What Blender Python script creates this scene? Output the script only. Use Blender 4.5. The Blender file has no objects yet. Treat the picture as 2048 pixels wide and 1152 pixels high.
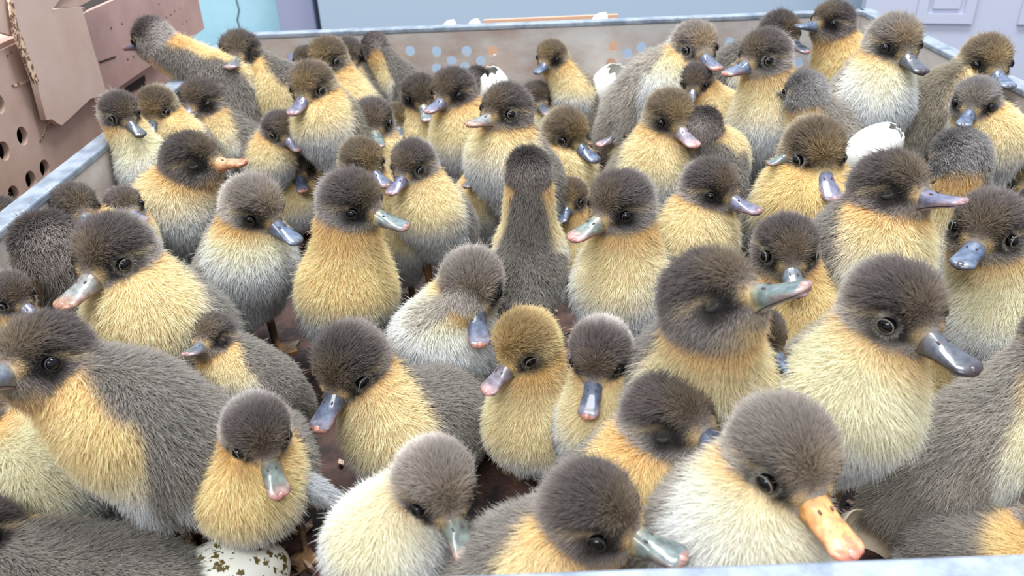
import bpy, bmesh, math, random
import numpy as np
from mathutils import Vector, Matrix

# ------------------------------------------------------------------ camera, light, exposure
SC = bpy.context.scene
COL = SC.collection
F, CX, CY = 1600.0, 1024.0, 576.0
CAM = np.array([0.0, 0.0, 0.28])

def cam_basis(pitch, roll):
    p, r = math.radians(pitch), math.radians(roll)
    fwd = np.array([0.0, math.cos(p), -math.sin(p)])
    right = np.array([1.0, 0.0, 0.0])
    up = np.cross(right, fwd)
    return math.cos(r) * right - math.sin(r) * up, math.sin(r) * right + math.cos(r) * up, fwd

RGT, UPV, FWD = cam_basis(29.8, 2.2)

def ray(u, v):
    """direction through a pixel of the 2048x1152 frame, scaled to unit depth"""
    return FWD + (u - CX) / F * RGT - (v - CY) / F * UPV

def at_z(u, v, z):
    d = ray(u, v); return CAM + d * ((z - CAM[2]) / d[2])

def at_y(u, v, y):
    d = ray(u, v); return CAM + d * ((y - CAM[1]) / d[1])

def at_x(u, v, x):
    d = ray(u, v); return CAM + d * ((x - CAM[0]) / d[0])

cd = bpy.data.cameras.new('camera'); cam = bpy.data.objects.new('camera', cd); COL.objects.link(cam)
cd.sensor_width = 36.0; cd.lens = 36.0 * F / 2048.0; cd.clip_start = 0.01; cd.clip_end = 30
cam.matrix_world = Matrix(((RGT[0], UPV[0], -FWD[0], CAM[0]), (RGT[1], UPV[1], -FWD[1], CAM[1]), (RGT[2], UPV[2], -FWD[2], CAM[2]), (0, 0, 0, 1)))
cd.dof.use_dof = True; cd.dof.focus_distance = 0.42; cd.dof.aperture_fstop = 18
SC.camera = cam

SC.view_settings.view_transform = 'Standard'; SC.view_settings.look = 'None'
SC.view_settings.exposure = 0.18; SC.view_settings.gamma = 1.0; SC.view_settings.use_curve_mapping = False
SC.cycles.max_bounces = 5; SC.cycles.diffuse_bounces = 3; SC.cycles.glossy_bounces = 3
SC.cycles.transmission_bounces = 2; SC.cycles.transparent_max_bounces = 4
SC.cycles.use_denoising = True
SC.cycles_curves.shape = 'RIBBONS'; SC.cycles_curves.subdivisions = 1

W = bpy.data.worlds.new('room_light'); SC.world = W; W.use_nodes = True
bg = W.node_tree.nodes['Background']; bg.inputs[0].default_value = (0.82, 0.91, 1.0, 1); bg.inputs[1].default_value = 0.88

def area(name, loc, target, size, power, colour):
    l = bpy.data.lights.new(name, 'AREA'); l.shape = 'RECTANGLE'; l.size, l.size_y = size; l.energy = power; l.color = colour
    o = bpy.data.objects.new(name, l); COL.objects.link(o); o.location = loc
    o.rotation_euler = (Vector(target) - Vector(loc)).to_track_quat('-Z', 'Y').to_euler()
    return o
area('ceiling_tube_light', (0.1, 0.75, 1.9), (0.05, 0.45, 0), (1.3, 0.5), 56, (0.93, 0.97, 1.0))
area('ceiling_tube_light', (-0.5, -0.9, 1.7), (0.05, 0.45, 0), (1.3, 0.4), 28, (0.96, 0.98, 1.0))

# ------------------------------------------------------------------ materials
def srgb(r, g, b):
    f = lambda c: (c / 255 / 12.92) if c <= 10.31 else ((c / 255 + 0.055) / 1.055) ** 2.4
    return (f(r), f(g), f(b))

MATS = {}
def mat(name, col, rough=0.6, metal=0.0, noise=None, bump=None, spec=0.5, coat=0.0):
    """noise = (colour2, scale, low, high[, stretch]) mixes a second colour; bump = (scale, strength, distance)"""
    if name in MATS: return MATS[name]
    m = bpy.data.materials.new(name); m.use_nodes = True; nt = m.node_tree; b = nt.nodes['Principled BSDF']
    b.inputs['Base Color'].default_value = (*srgb(*col), 1); b.inputs['Roughness'].default_value = rough
    b.inputs['Metallic'].default_value = metal; b.inputs['Specular IOR Level'].default_value = spec
    b.inputs['Coat Weight'].default_value = coat; b.inputs['Coat Roughness'].default_value = 0.12
    tc = nt.nodes.new('ShaderNodeTexCoord')
    if noise:
        mp = nt.nodes.new('ShaderNodeMapping'); mp.inputs['Scale'].default_value = noise[4] if len(noise) > 4 else (1, 1, 1)
        nt.links.new(tc.outputs['Object'], mp.inputs[0])
        n = nt.nodes.new('ShaderNodeTexNoise'); n.inputs['Scale'].default_value = noise[1]; n.inputs['Detail'].default_value = 8; n.inputs['Roughness'].default_value = 0.65
        nt.links.new(mp.outputs[0], n.inputs[0])
        r = nt.nodes.new('ShaderNodeMapRange'); r.inputs[1].default_value = noise[2]; r.inputs[2].default_value = noise[3]
        nt.links.new(n.outputs[0], r.inputs[0])
        mx = nt.nodes.new('ShaderNodeMix'); mx.data_type = 'RGBA'
        mx.inputs[6].default_value = (*srgb(*col), 1); mx.inputs[7].default_value = (*srgb(*noise[0]), 1)
        nt.links.new(r.outputs[0], mx.inputs[0]); nt.links.new(mx.outputs[2], b.inputs['Base Color'])
    if bump:
        n2 = nt.nodes.new('ShaderNodeTexNoise'); n2.inputs['Scale'].default_value = bump[0]; n2.inputs['Detail'].default_value = 6
        nt.links.new(tc.outputs['Object'], n2.inputs[0])
        bp = nt.nodes.new('ShaderNodeBump'); bp.inputs['Strength'].default_value = bump[1]; bp.inputs['Distance'].default_value = bump[2]
        nt.links.new(n2.outputs[0], bp.inputs['Height']); nt.links.new(bp.outputs[0], b.inputs['Normal'])
    MATS[name] = m; return m

def attr_mat(name, rough, spec=0.5, coat=0.0, bump=None):
    m = mat(name, (128, 128, 128), rough, spec=spec, coat=coat, bump=bump); nt = m.node_tree
    a = nt.nodes.new('ShaderNodeAttribute'); a.attribute_name = 'tint'
    nt.links.new(a.outputs['Color'], nt.nodes['Principled BSDF'].inputs['Base Color']); return m

def down_mat():
    """fluffy down: root colour carried by each strand, paler towards the tip, lets light through"""
    m = bpy.data.materials.new('duckling_down'); m.use_nodes = True; nt = m.node_tree; nt.nodes.clear()
    a = nt.nodes.new('ShaderNodeAttribute'); a.attribute_name = 'tint'
    t = nt.nodes.new('ShaderNodeAttribute'); t.attribute_name = 'tip_tint'
    h = nt.nodes.new('ShaderNodeHairInfo')
    p = nt.nodes.new('ShaderNodeMath'); p.operation = 'POWER'; p.inputs[1].default_value = 1.3
    nt.links.new(h.outputs['Intercept'], p.inputs[0])
    mx = nt.nodes.new('ShaderNodeMix'); mx.data_type = 'RGBA'
    nt.links.new(p.outputs[0], mx.inputs[0]); nt.links.new(a.outputs['Color'], mx.inputs[6]); nt.links.new(t.outputs['Color'], mx.inputs[7])
    d = nt.nodes.new('ShaderNodeBsdfDiffuse'); tr = nt.nodes.new('ShaderNodeBsdfTranslucent')
    nt.links.new(mx.outputs[2], d.inputs[0]); nt.links.new(mx.outputs[2], tr.inputs[0])
    s = nt.nodes.new('ShaderNodeMixShader'); s.inputs[0].default_value = 0.35
    nt.links.new(d.outputs[0], s.inputs[1]); nt.links.new(tr.outputs[0], s.inputs[2])
    o = nt.nodes.new('ShaderNodeOutputMaterial'); nt.links.new(s.outputs[0], o.inputs[0]); return m

M_DOWN = down_mat()
def mottle(m, scale, lo, hi):
    """uneven pigment: multiplies the base colour by a soft noise"""
    nt = m.node_tree; b = nt.nodes['Principled BSDF']; src = b.inputs['Base Color'].links[0].from_socket
    tc = nt.nodes.new('ShaderNodeTexCoord'); n = nt.nodes.new('ShaderNodeTexNoise'); n.inputs['Scale'].default_value = scale; n.inputs['Detail'].default_value = 5
    nt.links.new(tc.outputs['Object'], n.inputs[0])
    r = nt.nodes.new('ShaderNodeMapRange'); r.inputs[1].default_value = .35; r.inputs[2].default_value = .62; r.inputs[3].default_value = lo; r.inputs[4].default_value = hi
    nt.links.new(n.outputs[0], r.inputs[0]); mx = nt.nodes.new('ShaderNodeVectorMath'); mx.operation = 'SCALE'
    nt.links.new(src, mx.inputs[0]); nt.links.new(r.outputs[0], mx.inputs['Scale']); nt.links.new(mx.outputs[0], b.inputs['Base Color'])
M_SKIN = attr_mat('duckling_skin', 0.9, spec=0.1)
M_BILL = attr_mat('duckling_bill', 0.38, spec=0.5, coat=0.7, bump=(700, 0.25, 0.0006))
mottle(M_BILL, 320, .48, 1.0)
M_EYE = mat('eye_black', (6, 5, 7), 0.06, spec=0.35)
M_LID = mat('eyelid_pale', (112, 104, 96), 0.7)
M_LIDD = mat('eyelid_grey', (46, 41, 41), 0.7)
M_NOS = mat('nostril_dark', (96, 74, 70), 0.5)
M_LEG = mat('leg_grey', (92, 76, 62), 0.5, noise=((150, 110, 70), 90, 0.45, 0.6))
M_METAL = mat('galvanised_panel', (202, 196, 192), 0.55, 0.1, noise=((172, 150, 138), 9, 0.42, 0.66, (1, 1, 2)), bump=(120, 0.15, 0.001))
M_RIM = mat('galvanised_rim', (154, 162, 174), 0.55, 0.2, noise=((116, 126, 140), 60, 0.42, 0.62), bump=(160, 0.2, 0.001))
M_TRAYF = mat('soiled_tray_floor', (84, 58, 50), 0.8, noise=((34, 24, 24), 45, 0.4, 0.6), bump=(140, 0.6, 0.003))
M_SHELL = mat('eggshell', (240, 238, 230), 0.4)
M_SHELLI = mat('eggshell_cream', (238, 222, 196), 0.45, noise=((222, 196, 158), 30, 0.5, 0.7))
M_STAINEGG = mat('stained_eggshell', (240, 238, 226), 0.35, noise=((98, 84, 36), 170, 0.545, 0.57))
M_CARD = mat('cardboard', (196, 166, 150), 0.8, noise=((182, 150, 134), 24, 0.4, 0.65), bump=(260, 0.2, 0.0005))
M_CARDF = mat('cardboard_flap', (204, 176, 162), 0.75, noise=((192, 162, 146), 14, 0.4, 0.65), bump=(260, 0.2, 0.0005))
M_CARDR = mat('cardboard_red', (188, 152, 142), 0.8, noise=((172, 136, 126), 18, 0.4, 0.65), bump=(260, 0.2, 0.0005))
M_CARDC = mat('cardboard_cut_edge', (222, 190, 160), 0.9, noise=((112, 78, 62), 300, 0.45, 0.55))
M_DARK = mat('box_inside_shade', (44, 30, 26), 0.95)  # darkness inside the cartons, put straight into the colour
M_BLUE = mat('blue_paint', (176, 214, 226), 0.6, noise=((152, 196, 210), 6, 0.4, 0.7), bump=(60, 0.2, 0.002))
M_POST = mat('post_grey', (150, 152, 178), 0.5)
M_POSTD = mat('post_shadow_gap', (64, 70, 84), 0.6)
M_STEEL = mat('cabinet_steel', (170, 186, 202), 0.4, 0.1)
M_DOOR = mat('door_paint', (186, 188, 206), 0.45)
M_ORANGE = mat('orange_card', (222, 176, 146), 0.8)

# ------------------------------------------------------------------ small helpers
def setp(o, label=None, cat=None, group=None, kind=None):
    if label: o['label'] = label
    if cat: o['category'] = cat
    if group: o['group'] = group
    if kind: o['kind'] = kind
    return o

def empty(name, loc):
    o = bpy.data.objects.new(name, None); o.empty_display_size = 0.01; o.location = loc; COL.objects.link(o); return o

def mesh_obj(name, V, Fc, m, parent=None, origin=(0, 0, 0), smooth=True, tint=None):
    V = np.asarray(V, dtype=np.float64) - np.asarray(origin, dtype=np.float64)
    me = bpy.data.meshes.new(name); me.from_pydata(V.tolist(), [], [list(map(int, f)) for f in Fc]); me.validate(); me.update()
    me.polygons.foreach_set('use_smooth', np.full(len(me.polygons), smooth))
    if tint is not None:
        a = me.attributes.new('tint', 'FLOAT_COLOR', 'POINT')
        a.data.foreach_set('color', np.hstack([tint, np.ones((len(tint), 1))]).astype(np.float32).ravel())
    me.materials.append(m)
    o = bpy.data.objects.new(name, me); COL.objects.link(o)
    if parent is not None: o.parent = parent
    else: o.location = origin
    return o

def box(name, lo, hi, m, parent=None, origin=(0, 0, 0), bevel=0.0, rot=0.0):
    bm = bmesh.new(); bmesh.ops.create_cube(bm, size=1)
    lo, hi = Vector(lo), Vector(hi)
    for v in bm.verts: v.co = Vector(((lo[i] + hi[i]) / 2 + v.co[i] * (hi[i] - lo[i]) for i in range(3)))
    if bevel: bmesh.ops.bevel(bm, geom=bm.edges[:], offset=bevel, segments=2, profile=0.5, affect='EDGES')
    if rot: bmesh.ops.rotate(bm, verts=bm.verts, cent=(lo + hi) / 2, matrix=Matrix.Rotation(rot, 3, 'Z'))
    for v in bm.verts: v.co -= Vector(origin)
    me = bpy.data.meshes.new(name); bm.to_mesh(me); bm.free(); me.materials.append(m)
    o = bpy.data.objects.new(name, me); COL.objects.link(o)
    if parent is not None: o.parent = parent
    else: o.location = origin
    return o

def holed_panel(name, outline, holes, thick, frame, m, parent=None, origin=(0, 0, 0)):
    """a sheet with real holes: outline and (x, y, radius[, squash]) holes in the plane of frame = (origin, x axis, y axis)"""
    cu = bpy.data.curves.new('sheet', 'CURVE'); cu.dimensions = '2D'; cu.fill_mode = 'BOTH'; cu.extrude = thick / 2
    def spl(pts):
        s = cu.splines.new('POLY'); s.points.add(len(pts) - 1); s.use_cyclic_u = True
        for p, q in zip(s.points, pts): p.co = (q[0], q[1], 0, 1)
    spl(outline)
    for h in holes:
        n = 18; spl([(h[0] + h[2] * math.cos(2 * math.pi * k / n), h[1] + h[2] * math.sin(2 * math.pi * k / n)) for k in range(n)])
    t = bpy.data.objects.new('sheet', cu); COL.objects.link(t)
    dg = bpy.context.evaluated_depsgraph_get(); me = bpy.data.meshes.new_from_object(t.evaluated_get(dg))
    bpy.data.objects.remove(t); bpy.data.curves.remove(cu)
    o0, ax, ay = (Vector(q) for q in frame); az = ax.cross(ay)
    og = Vector(origin)
    for v in me.vertices: v.co = o0 + ax * v.co.x + ay * v.co.y + az * v.co.z - og
    me.materials.clear(); me.materials.append(m); me.name = name
    o = bpy.data.objects.new(name, me); COL.objects.link(o)
    if parent is not None: o.parent = parent
    else: o.location = origin
    return o
# ------------------------------------------------------------------ the room
RIMZ = 0.11
FL = -0.03                                       # floor of the tray
YB, YF, XL, XR = 0.832, 0.145, -0.263, 0.364      # inner faces of the tray
FLZ = -0.78
setp(box('floor', (-2.2, -1.6, FLZ - 0.05), (2.4, 2.6, FLZ), mat('concrete', (120, 116, 112), 0.8, noise=((98, 94, 92), 8, 0.4, 0.6))), kind='structure')
YW = 1.75
setp(box('wall_right', (2.4, -1.6, FLZ), (2.5, 2.6, 1.3), M_DOOR), kind='structure')
def wall_strip(name, u0, u1, m, y, thick=0.04, zlo=FLZ, zhi=1.3):
    a = at_y(u0, 40, y)[0]; b = at_y(u1, 40, y)[0]
    return box(name, (a, y, zlo), (b, y + thick, zhi), m)
# a blue painted wall, cracked; a grey post, the flat front of a steel cabinet, then the door
xa = at_y(548, 30, YW)[0]
setp(box('wall_back', (-2.2, YW, FLZ), (2.4, YW + 0.1, 1.3), M_BLUE), kind='structure')
def crack():
    pts = [(470, -10), (478, 20), (474, 40), (482, 62), (480, 90)]
    V, Fc = [], []
    for k, (u, v) in enumerate(pts):
        for du in (-1.2, 1.2):
            for dy in (0, 0.002): V.append(at_y(u + du, v, YW - dy))
    for k in range(len(pts) - 1):
        a = 4 * k
        Fc += [(a + 1, a + 3, a + 7, a + 5), (a, a + 1, a + 5, a + 4), (a + 2, a + 3, a + 7, a + 6)]
    return mesh_obj('trim_1', V, Fc, M_POSTD, smooth=False)
setp(crack(), kind='structure')
x0, x1, x2, x3 = (at_y(u, 35, YW - 0.08)[0] for u in (556, 630, 648, 1722))
setp(box('trim_2', (x0, YW - 0.08, FLZ), (x1, YW, 1.3), M_POST, bevel=0.004), kind='structure')
setp(box('trim_gap_shade', (x1, YW - 0.05, FLZ), (x2, YW, 1.3), M_POSTD), kind='structure')  # dark strip filling the gap beside the post, its shade painted in
cab = setp(empty('steel_cabinet', ((x2 + x3) / 2, YW - 0.06, FLZ)), 'tall pale blue-grey steel cabinet behind the back of the tray', 'cabinet')
box('body', (x2 + 0.004, YW - 0.14, FLZ), (x3 - 0.004, YW - 0.001, 1.1), M_STEEL, cab, cab.location, bevel=0.004)
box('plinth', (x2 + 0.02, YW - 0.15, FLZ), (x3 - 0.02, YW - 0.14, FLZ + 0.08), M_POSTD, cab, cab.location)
# the door stands turned towards the camera, with raised mouldings round recessed panels
def door():
    DY = 1.45; p0 = Vector((at_y(1728, 30, DY)[0], DY, FLZ)); ang = math.radians(-14)
    ax = Vector((math.cos(ang), math.sin(ang), 0)); az = Vector((0, 0, 1)); nrm = ax.cross(az)  # towards the camera
    def slab(name, a0, a1, z0, z1, d0, d1, m, parent=None, org=(0, 0, 0), bevel=0.0):
        V = [p0 + ax * a + az * (z - FLZ) + nrm * d for a in (a0, a1) for z in (z0, z1) for d in (d0, d1)]
        Fc = [(0, 1, 3, 2), (4, 6, 7, 5), (0, 4, 5, 1), (2, 3, 7, 6), (0, 2, 6, 4), (1, 5, 7, 3)]
        return mesh_obj(name, V, Fc, m, parent, org, smooth=False)
    def along(u, v):                                     # where a pixel meets the plane of the door
        d = Vector(ray(u, v)); t = (p0 - Vector(CAM)).dot(nrm) / d.dot(nrm); q = Vector(CAM) + d * t
        return (q - p0).dot(ax), q.z
    d = setp(empty('door_1', p0), kind='structure')
    slab('door_leaf', 0.0, 0.95, FLZ, 1.25, -0.04, 0.0, M_DOOR, d, p0)
    a0, zb = along(1828, 45); a1, _ = along(1942, 45); a2, zb2 = along(2035, 40); w = a1 - a0
    for s, (l, r) in enumerate(((a0, a1), (a2, a2 + w))):
        for z0, z1 in ((zb, zb + 0.55), (zb - 0.62, zb - 0.12)):
            t = 0.016
            for q in ((l, r, z0, z0 + t), (l, r, z1 - t, z1), (l, l + t, z0 + t, z1 - t), (r - t, r, z0 + t, z1 - t)):
                slab('moulding', *q, -0.001, 0.007, M_DOOR, d, p0)
            slab('door_panel', l + t + 0.008, r - t - 0.008, z0 + t + 0.008, z1 - t - 0.008, -0.002, 0.004, M_DOOR, d, p0)
door()
# table that carries the tray and the boxes
tb = setp(empty('work_table', (0.05, 0.55, FLZ)), 'plain work table carrying the tray and the cardboard boxes', 'table')
box('tabletop', (-0.80, 0.10, -0.075), (0.50, 1.20, -0.042), mat('table_wood', (150, 132, 112), 0.6, noise=((120, 100, 84), 6, 0.4, 0.6, (1, 8, 8))), tb, tb.location, bevel=0.003)
for sx in (-0.75, 0.45):
    for sy in (0.15, 1.15): box('leg', (sx - 0.03, sy - 0.03, FLZ), (sx + 0.03, sy + 0.03, -0.075), M_POST, tb, tb.location, bevel=0.003)

# ------------------------------------------------------------------ the tray
TR = setp(empty('hatching_tray', (0.05, 0.49, -0.042)), 'wide galvanised metal tray with perforated sides holding all the ducklings', 'tray')
TO = TR.location
T = 0.0025
def px_hole(u, v, rp=None): 
    p = at_y(u, v, YB); return (p[0], p[2])
seen_holes = [(585,115),(603,101),(730,126),(712,140),(820,102),(873,103),(933,102),(985,102),(903,122),(962,122),(930,134),(985,137),(873,137),(988,162),
              (1227,93),(1255,107),(1222,126),(1283,95),(1310,107),(1338,88),(1281,128),(1250,141),(1222,150),(1460,85),(1634,79),(1625,115),(1597,125),(1655,100),(1560,140)]
hl = [(*px_hole(u, v), 0.0052) for u, v in seen_holes]
for cx in np.arange(XL + 0.03, XR - 0.02, 0.0155):       # the lower rows go on behind the ducklings
    for k, cz in enumerate((FL + 0.014, FL + 0.026)):
        hl.append((cx + 0.007 * k, cz, 0.0045))
back = [(XL, FL), (XR, FL), (XR, RIMZ - .001), (XL, RIMZ - .001)]
def clean(hs, x0, x1):
    out = []
    for h in hs:
        if x0 + .008 < h[0] < x1 - .008 and FL + .008 < h[1] < RIMZ - .008 and all((h[0]-g[0])**2 + (h[1]-g[1])**2 > (h[2]+g[2]+.001)**2 for g in out): out.append(h)
    return out
holed_panel('back_panel', back, clean(hl, XL, XR), T, ((0, YB + T / 2, 0), (1, 0, 0), (0, 0, 1)), M_METAL, TR, TO)
sh = []
p = at_x(1725, 75, XR); sh.append((p[1], p[2], .005)); p = at_x(2035, 285, XR); sh.append((p[1], p[2], .006))
for cy in np.arange(YF + .04, YB - .03, 0.11):
    for a in range(3):
        for b_ in range(3): sh.append((cy + a * .016 + (b_ % 2) * .006, .0 + b_ * .014, .0048))
def side(name, x, hs):
    holed_panel(name, [(YF, FL), (YB, FL), (YB, RIMZ - .001), (YF, RIMZ - .001)], clean(hs, YF, YB), T, ((x, 0, 0), (0, 1, 0), (0, 0, 1)), M_METAL, TR, TO)
side('side_panel', XR + T / 2, sh); side('side_panel', XL - T / 2, sh[2:])
holed_panel('front_panel', back, clean([(h[0], h[1], h[2]) for h in hl if h[1] < FL + .04], XL, XR), T, ((0, YF - T / 2, 0), (1, 0, 0), (0, 0, 1)), M_METAL, TR, TO)
RW = 0.013
def rim(lo, hi): box('rim', lo, hi, M_RIM, TR, TO, bevel=0.0012)
rim((XL - RW, YF - 0.030, RIMZ - 0.005), (XR + RW, YF + 0.001, RIMZ))
rim((XL - 0.004, YB - 0.0015, RIMZ - 0.005), (XR + 0.004, YB + 0.010, RIMZ))
rim((XL - RW, YF + 0.001, RIMZ - 0.005), (XL + 0.001, YB + 0.010, RIMZ))
rim((XR - 0.001, YF + 0.001, RIMZ - 0.005), (XR + RW, YB + 0.010, RIMZ))
box('tray_floor', (XL, YF, FL - .010), (XR, YB, FL), M_TRAYF, TR, TO)

# litter of shell crumbs and dried membrane on the tray floor: nobody could count it
rng = np.random.default_rng(5)
V, Fc = [], []
for k in range(1500):
    c = np.array([rng.uniform(XL + .01, XR - .01), rng.uniform(YF + .005, YB - .01) if k % 2 else rng.uniform(YF + .005, YF + .16), FL + 0.0008 + rng.uniform(0, .002)])
    a = rng.uniform(0, 6.3); l, w = rng.uniform(.002, .007), rng.uniform(.0008, .0025)
    d = np.array([math.cos(a), math.sin(a), rng.uniform(-.15, .15)]) * l; e = np.array([-math.sin(a), math.cos(a), rng.uniform(-.2, .2)]) * w
    i = len(V); V += [c - d, c + e, c + d, c - e]; V[-4:] = [v * [1, 1, 1] + [0, 0, abs(l) * .15] for v in V[-4:]]
    Fc += [(i, i + 1, i + 2), (i, i + 2, i + 3)]
V = np.array(V); V[:, 2] = np.maximum(V[:, 2], FL + .0003)
li = mesh_obj('litter', V, Fc, mat('litter_brown', (120, 92, 78), 0.8, noise=((196, 176, 150), 120, 0.5, 0.6)), smooth=False)
setp(li, 'brown and cream crumbs of shell and bedding on the tray floor', 'litter', kind='stuff')

# ------------------------------------------------------------------ eggs and shells
def egg_mesh(a, b, nu=28, nv=20, cut=None, seed=0):
    """pointed egg along +z; cut = height above which it is broken open with a jagged lip"""
    rg = np.random.default_rng(seed); V, Fc = [], []
    j = rg.uniform(-1, 1, nu)
    for i in range(nv + 1):
        for k in range(nu):
            th = math.pi * i / nv
            if cut is not None: th = math.pi - (math.pi - cut - j[k] * .14) * (1 - i / nv)
            z = -math.cos(th) * -1
            z = math.cos(th); r = math.sin(th) * (1 - 0.16 * z)
            ph = 2 * math.pi * k / nu
            V.append((b * r * math.cos(ph), b * r * math.sin(ph), a * z))
    for i in range(nv):
        for k in range(nu):
            k2 = (k + 1) % nu; Fc.append((i * nu + k, (i + 1) * nu + k, (i + 1) * nu + k2, i * nu + k2))
    return np.array(V), Fc
def egg(name, pos, a, b, axis, m, label, cut=None, seed=0, group=None):
    V, Fc = egg_mesh(a, b, cut=cut, seed=seed)
    q = Vector((0, 0, 1)).rotation_difference(Vector(axis)).to_matrix(); Vr = V @ np.array(q).T
    if cut is not None:
        bm = bmesh.new(); vs = [bm.verts.new(v) for v in Vr]
        for f in Fc: 
            try: bm.faces.new([vs[i] for i in f])
            except ValueError: pass
        bmesh.ops.remove_doubles(bm, verts=bm.verts, dist=1e-6); bmesh.ops.solidify(bm, geom=bm.faces[:], thickness=0.0006)
        for f in bm.faces: f.smooth = True
        me = bpy.data.meshes.new(name); bm.to_mesh(me); bm.free(); me.materials.append(m)
        o = bpy.data.objects.new(name, me); COL.objects.link(o); o.location = pos
    else:
        o = mesh_obj(name, Vr + np.array(pos), Fc, m, None, pos)
    return setp(o, label, 'egg' if cut is None else 'eggshell', group)
p = at_z(455, 1172, FL + 0.0205); egg('egg', p, 0.029, 0.0215, (0.9, 0.3, 0.25), M_STAINEGG, 'whole white egg with brown scribbled stains under the duckling spreading its wings')
p = at_y(1748, 300, 0.515); egg('eggshell', p, 0.022, 0.0165, (0.55, -0.2, 0.8), M_SHELL, 'white hatched egg with a dark hole and a small stain among the right-hand ducklings', cut=0.5, seed=2)
p = at_y(985, 178, 0.805); egg('eggshell', p, 0.026, 0.019, (-0.2, -0.1, 0.9), M_SHELL, 'broken white eggshell peeking above the dark turned-away head at the back panel', cut=0.75, seed=3)
p = at_y(1222, 172, 0.80); egg('eggshell', p, 0.027, 0.020, (0.4, -0.3, 0.8), M_SHELL, 'white eggshell half leaning on the back panel beside the lone olive duckling', cut=0.8, seed=4)
p = at_z(1602, 1085, FL + 0.020); egg('eggshell', p, 0.027, 0.020, (-0.5, 0.3, 0.7), M_SHELLI, 'cream empty eggshell under the breast of the orange-billed duckling', cut=0.7, seed=6)
p = at_z(1745, 1108, FL + 0.016); egg('eggshell', p, 0.027, 0.021, (0.25, -0.35, 0.9), M_SHELLI, 'cream broken eggshell lying below the bright orange bill at the near rim', cut=1.35, seed=7)
p = at_z(188, 372, FL + 0.05); egg('eggshell', p, 0.026, 0.020, (0.1, 0.1, 1), M_SHELL, 'pale rounded eggshell against the left side beside the cream-breasted duckling', cut=0.5, seed=8)

# behind the tray: pale shells and a strip of orange card, seen over the rim and through the holes
box_c = setp(box('cardboard_sheet', (at_y(968, 60, YB + .095)[0], YB + .095, -0.042), (at_y(1236, 60, YB + .095)[0], YB + .099, at_y(1040, 37, YB + .095)[2]), M_ORANGE, rot=0.02), 'strip of orange-brown card standing behind the back of the tray', 'cardboard')
for (u, v, s_) in ((905, 44, 11), (955, 42, 12), (1205, 30, 13), (1000, 110, 12)):
    pp = at_y(u, v + 12, YB + .024)
    egg('eggshell', (pp[0], pp[1], pp[2]), 0.010 if s_ < 13 else 0.012, 0.0085, (0.8, 0.1, 0.3), M_SHELL, {905: 'left one of two white shell pieces lying side by side behind the back rim', 955: 'right one of two white shell pieces lying side by side behind the back rim', 1205: 'single white shell piece showing over the middle of the back rim', 1000: 'white shell glimpsed through the middle holes of the back panel'}[u], cut=1.1, seed=u)
# ------------------------------------------------------------------ cardboard cartons left of the tray
def yz(u, v, x): p = at_x(u, v, x); return (p[1], p[2])
def poly_yz(pts, x): return [yz(u, v, x) for u, v in pts]
def sheet(name, pts, x, m, parent, holes=(), thick=0.003):
    return holed_panel(name, poly_yz(pts, x), holes, thick, ((x - thick / 2, 0, 0), (0, 1, 0), (0, 0, 1)), m, parent, parent.location)
XA = -0.322
yA = yz(208, 262, XA)[0]; zA = 0.168
ca = setp(empty('cardboard_carton', (-0.47, 0.4, -0.042)), 'brown carton with punched round air holes right against the left rim of the tray', 'box')
hA = []
for u, v in ((-2, 208), (45, 272), (8, 302), (90, 337), (62, 360), (28, 390), (-38, 330), (-10, 415)):
    y_, z_ = yz(u, v, XA); hA.append((y_, z_, 0.0062))
y_, z_ = yz(15, 113, XA); hA += [(y_, z_, .0012), (y_ + .006, z_ + .001, .0012)]
holed_panel('punched_side', [(0.12, -0.042), (yA, -0.042), (yA, zA), (0.12, zA)], hA, 0.004, ((XA - 0.002, 0, 0), (0, 1, 0), (0, 0, 1)), M_CARD, ca, ca.location)
box('body', (-0.62, 0.12, -0.042), (XA - 0.012, yA - 0.001, zA - 0.001), M_DARK, ca, ca.location)  # dark block behind the punched side, so its holes look shaded
box('end_wall', (-0.62, yA - 0.001, -0.042), (XA - 0.0045, yA + 0.003, zA), M_CARD, ca, ca.location)
s_ = sheet('torn_slit', [(98, 245), (102, 243), (84, 282), (80, 284)], XA + .0006, M_CARDC, ca, thick=.0005)
s_ = sheet('tear_edge', [(24, 170), (66, 157), (72, 165), (62, 163), (30, 174)], XA + .0006, M_CARDC, ca, thick=.0005)
cb = setp(empty('cardboard_carton', (-0.47, 0.8, 0.086)), 'reddish-brown carton with rows of pin holes stacked behind, its long side towards the tray', 'box')
XBB = -0.338
yb0, yb1 = yz(165, 10, XBB)[0] - .05, yz(408, 52, XBB)[0]
zb0, zb1 = yz(408, 58, XBB)[1], yz(196, 14, XBB)[1]
hB = [(*yz(u, v, XBB), .0016) for u, v in ((318,10),(360,18),(350,24),(342,31),(333,36),(323,42),(374,44),(365,49),(347,62),(244,49),(223,58),(256,120),(267,115))]
holed_panel('pin_holed_side', [(yb0, zb0), (yb1, zb0), (yb1, zb1), (yb0, zb1)], [h for h in hB if zb0 + .003 < h[1] < zb1 - .003], 0.004, ((XBB - 0.002, 0, 0), (0, 1, 0), (0, 0, 1)), M_CARDR, cb, cb.location)
box('body', (-0.62, yb0, zb0), (XBB - 0.012, yb1 - 0.001, zb1 - 0.012), M_DARK, cb, cb.location)  # block coloured dark to stand for the shade behind the pin holes
box('end_wall', (-0.62, yb1 - 0.001, zb0), (XBB - 0.0045, yb1 + 0.003, zb1), M_CARDR, cb, cb.location)
sheet('seam', [(199, 123), (232, 112), (232, 115), (200, 126)], XBB + .0006, M_DARK, cb, thick=.0005)
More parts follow.
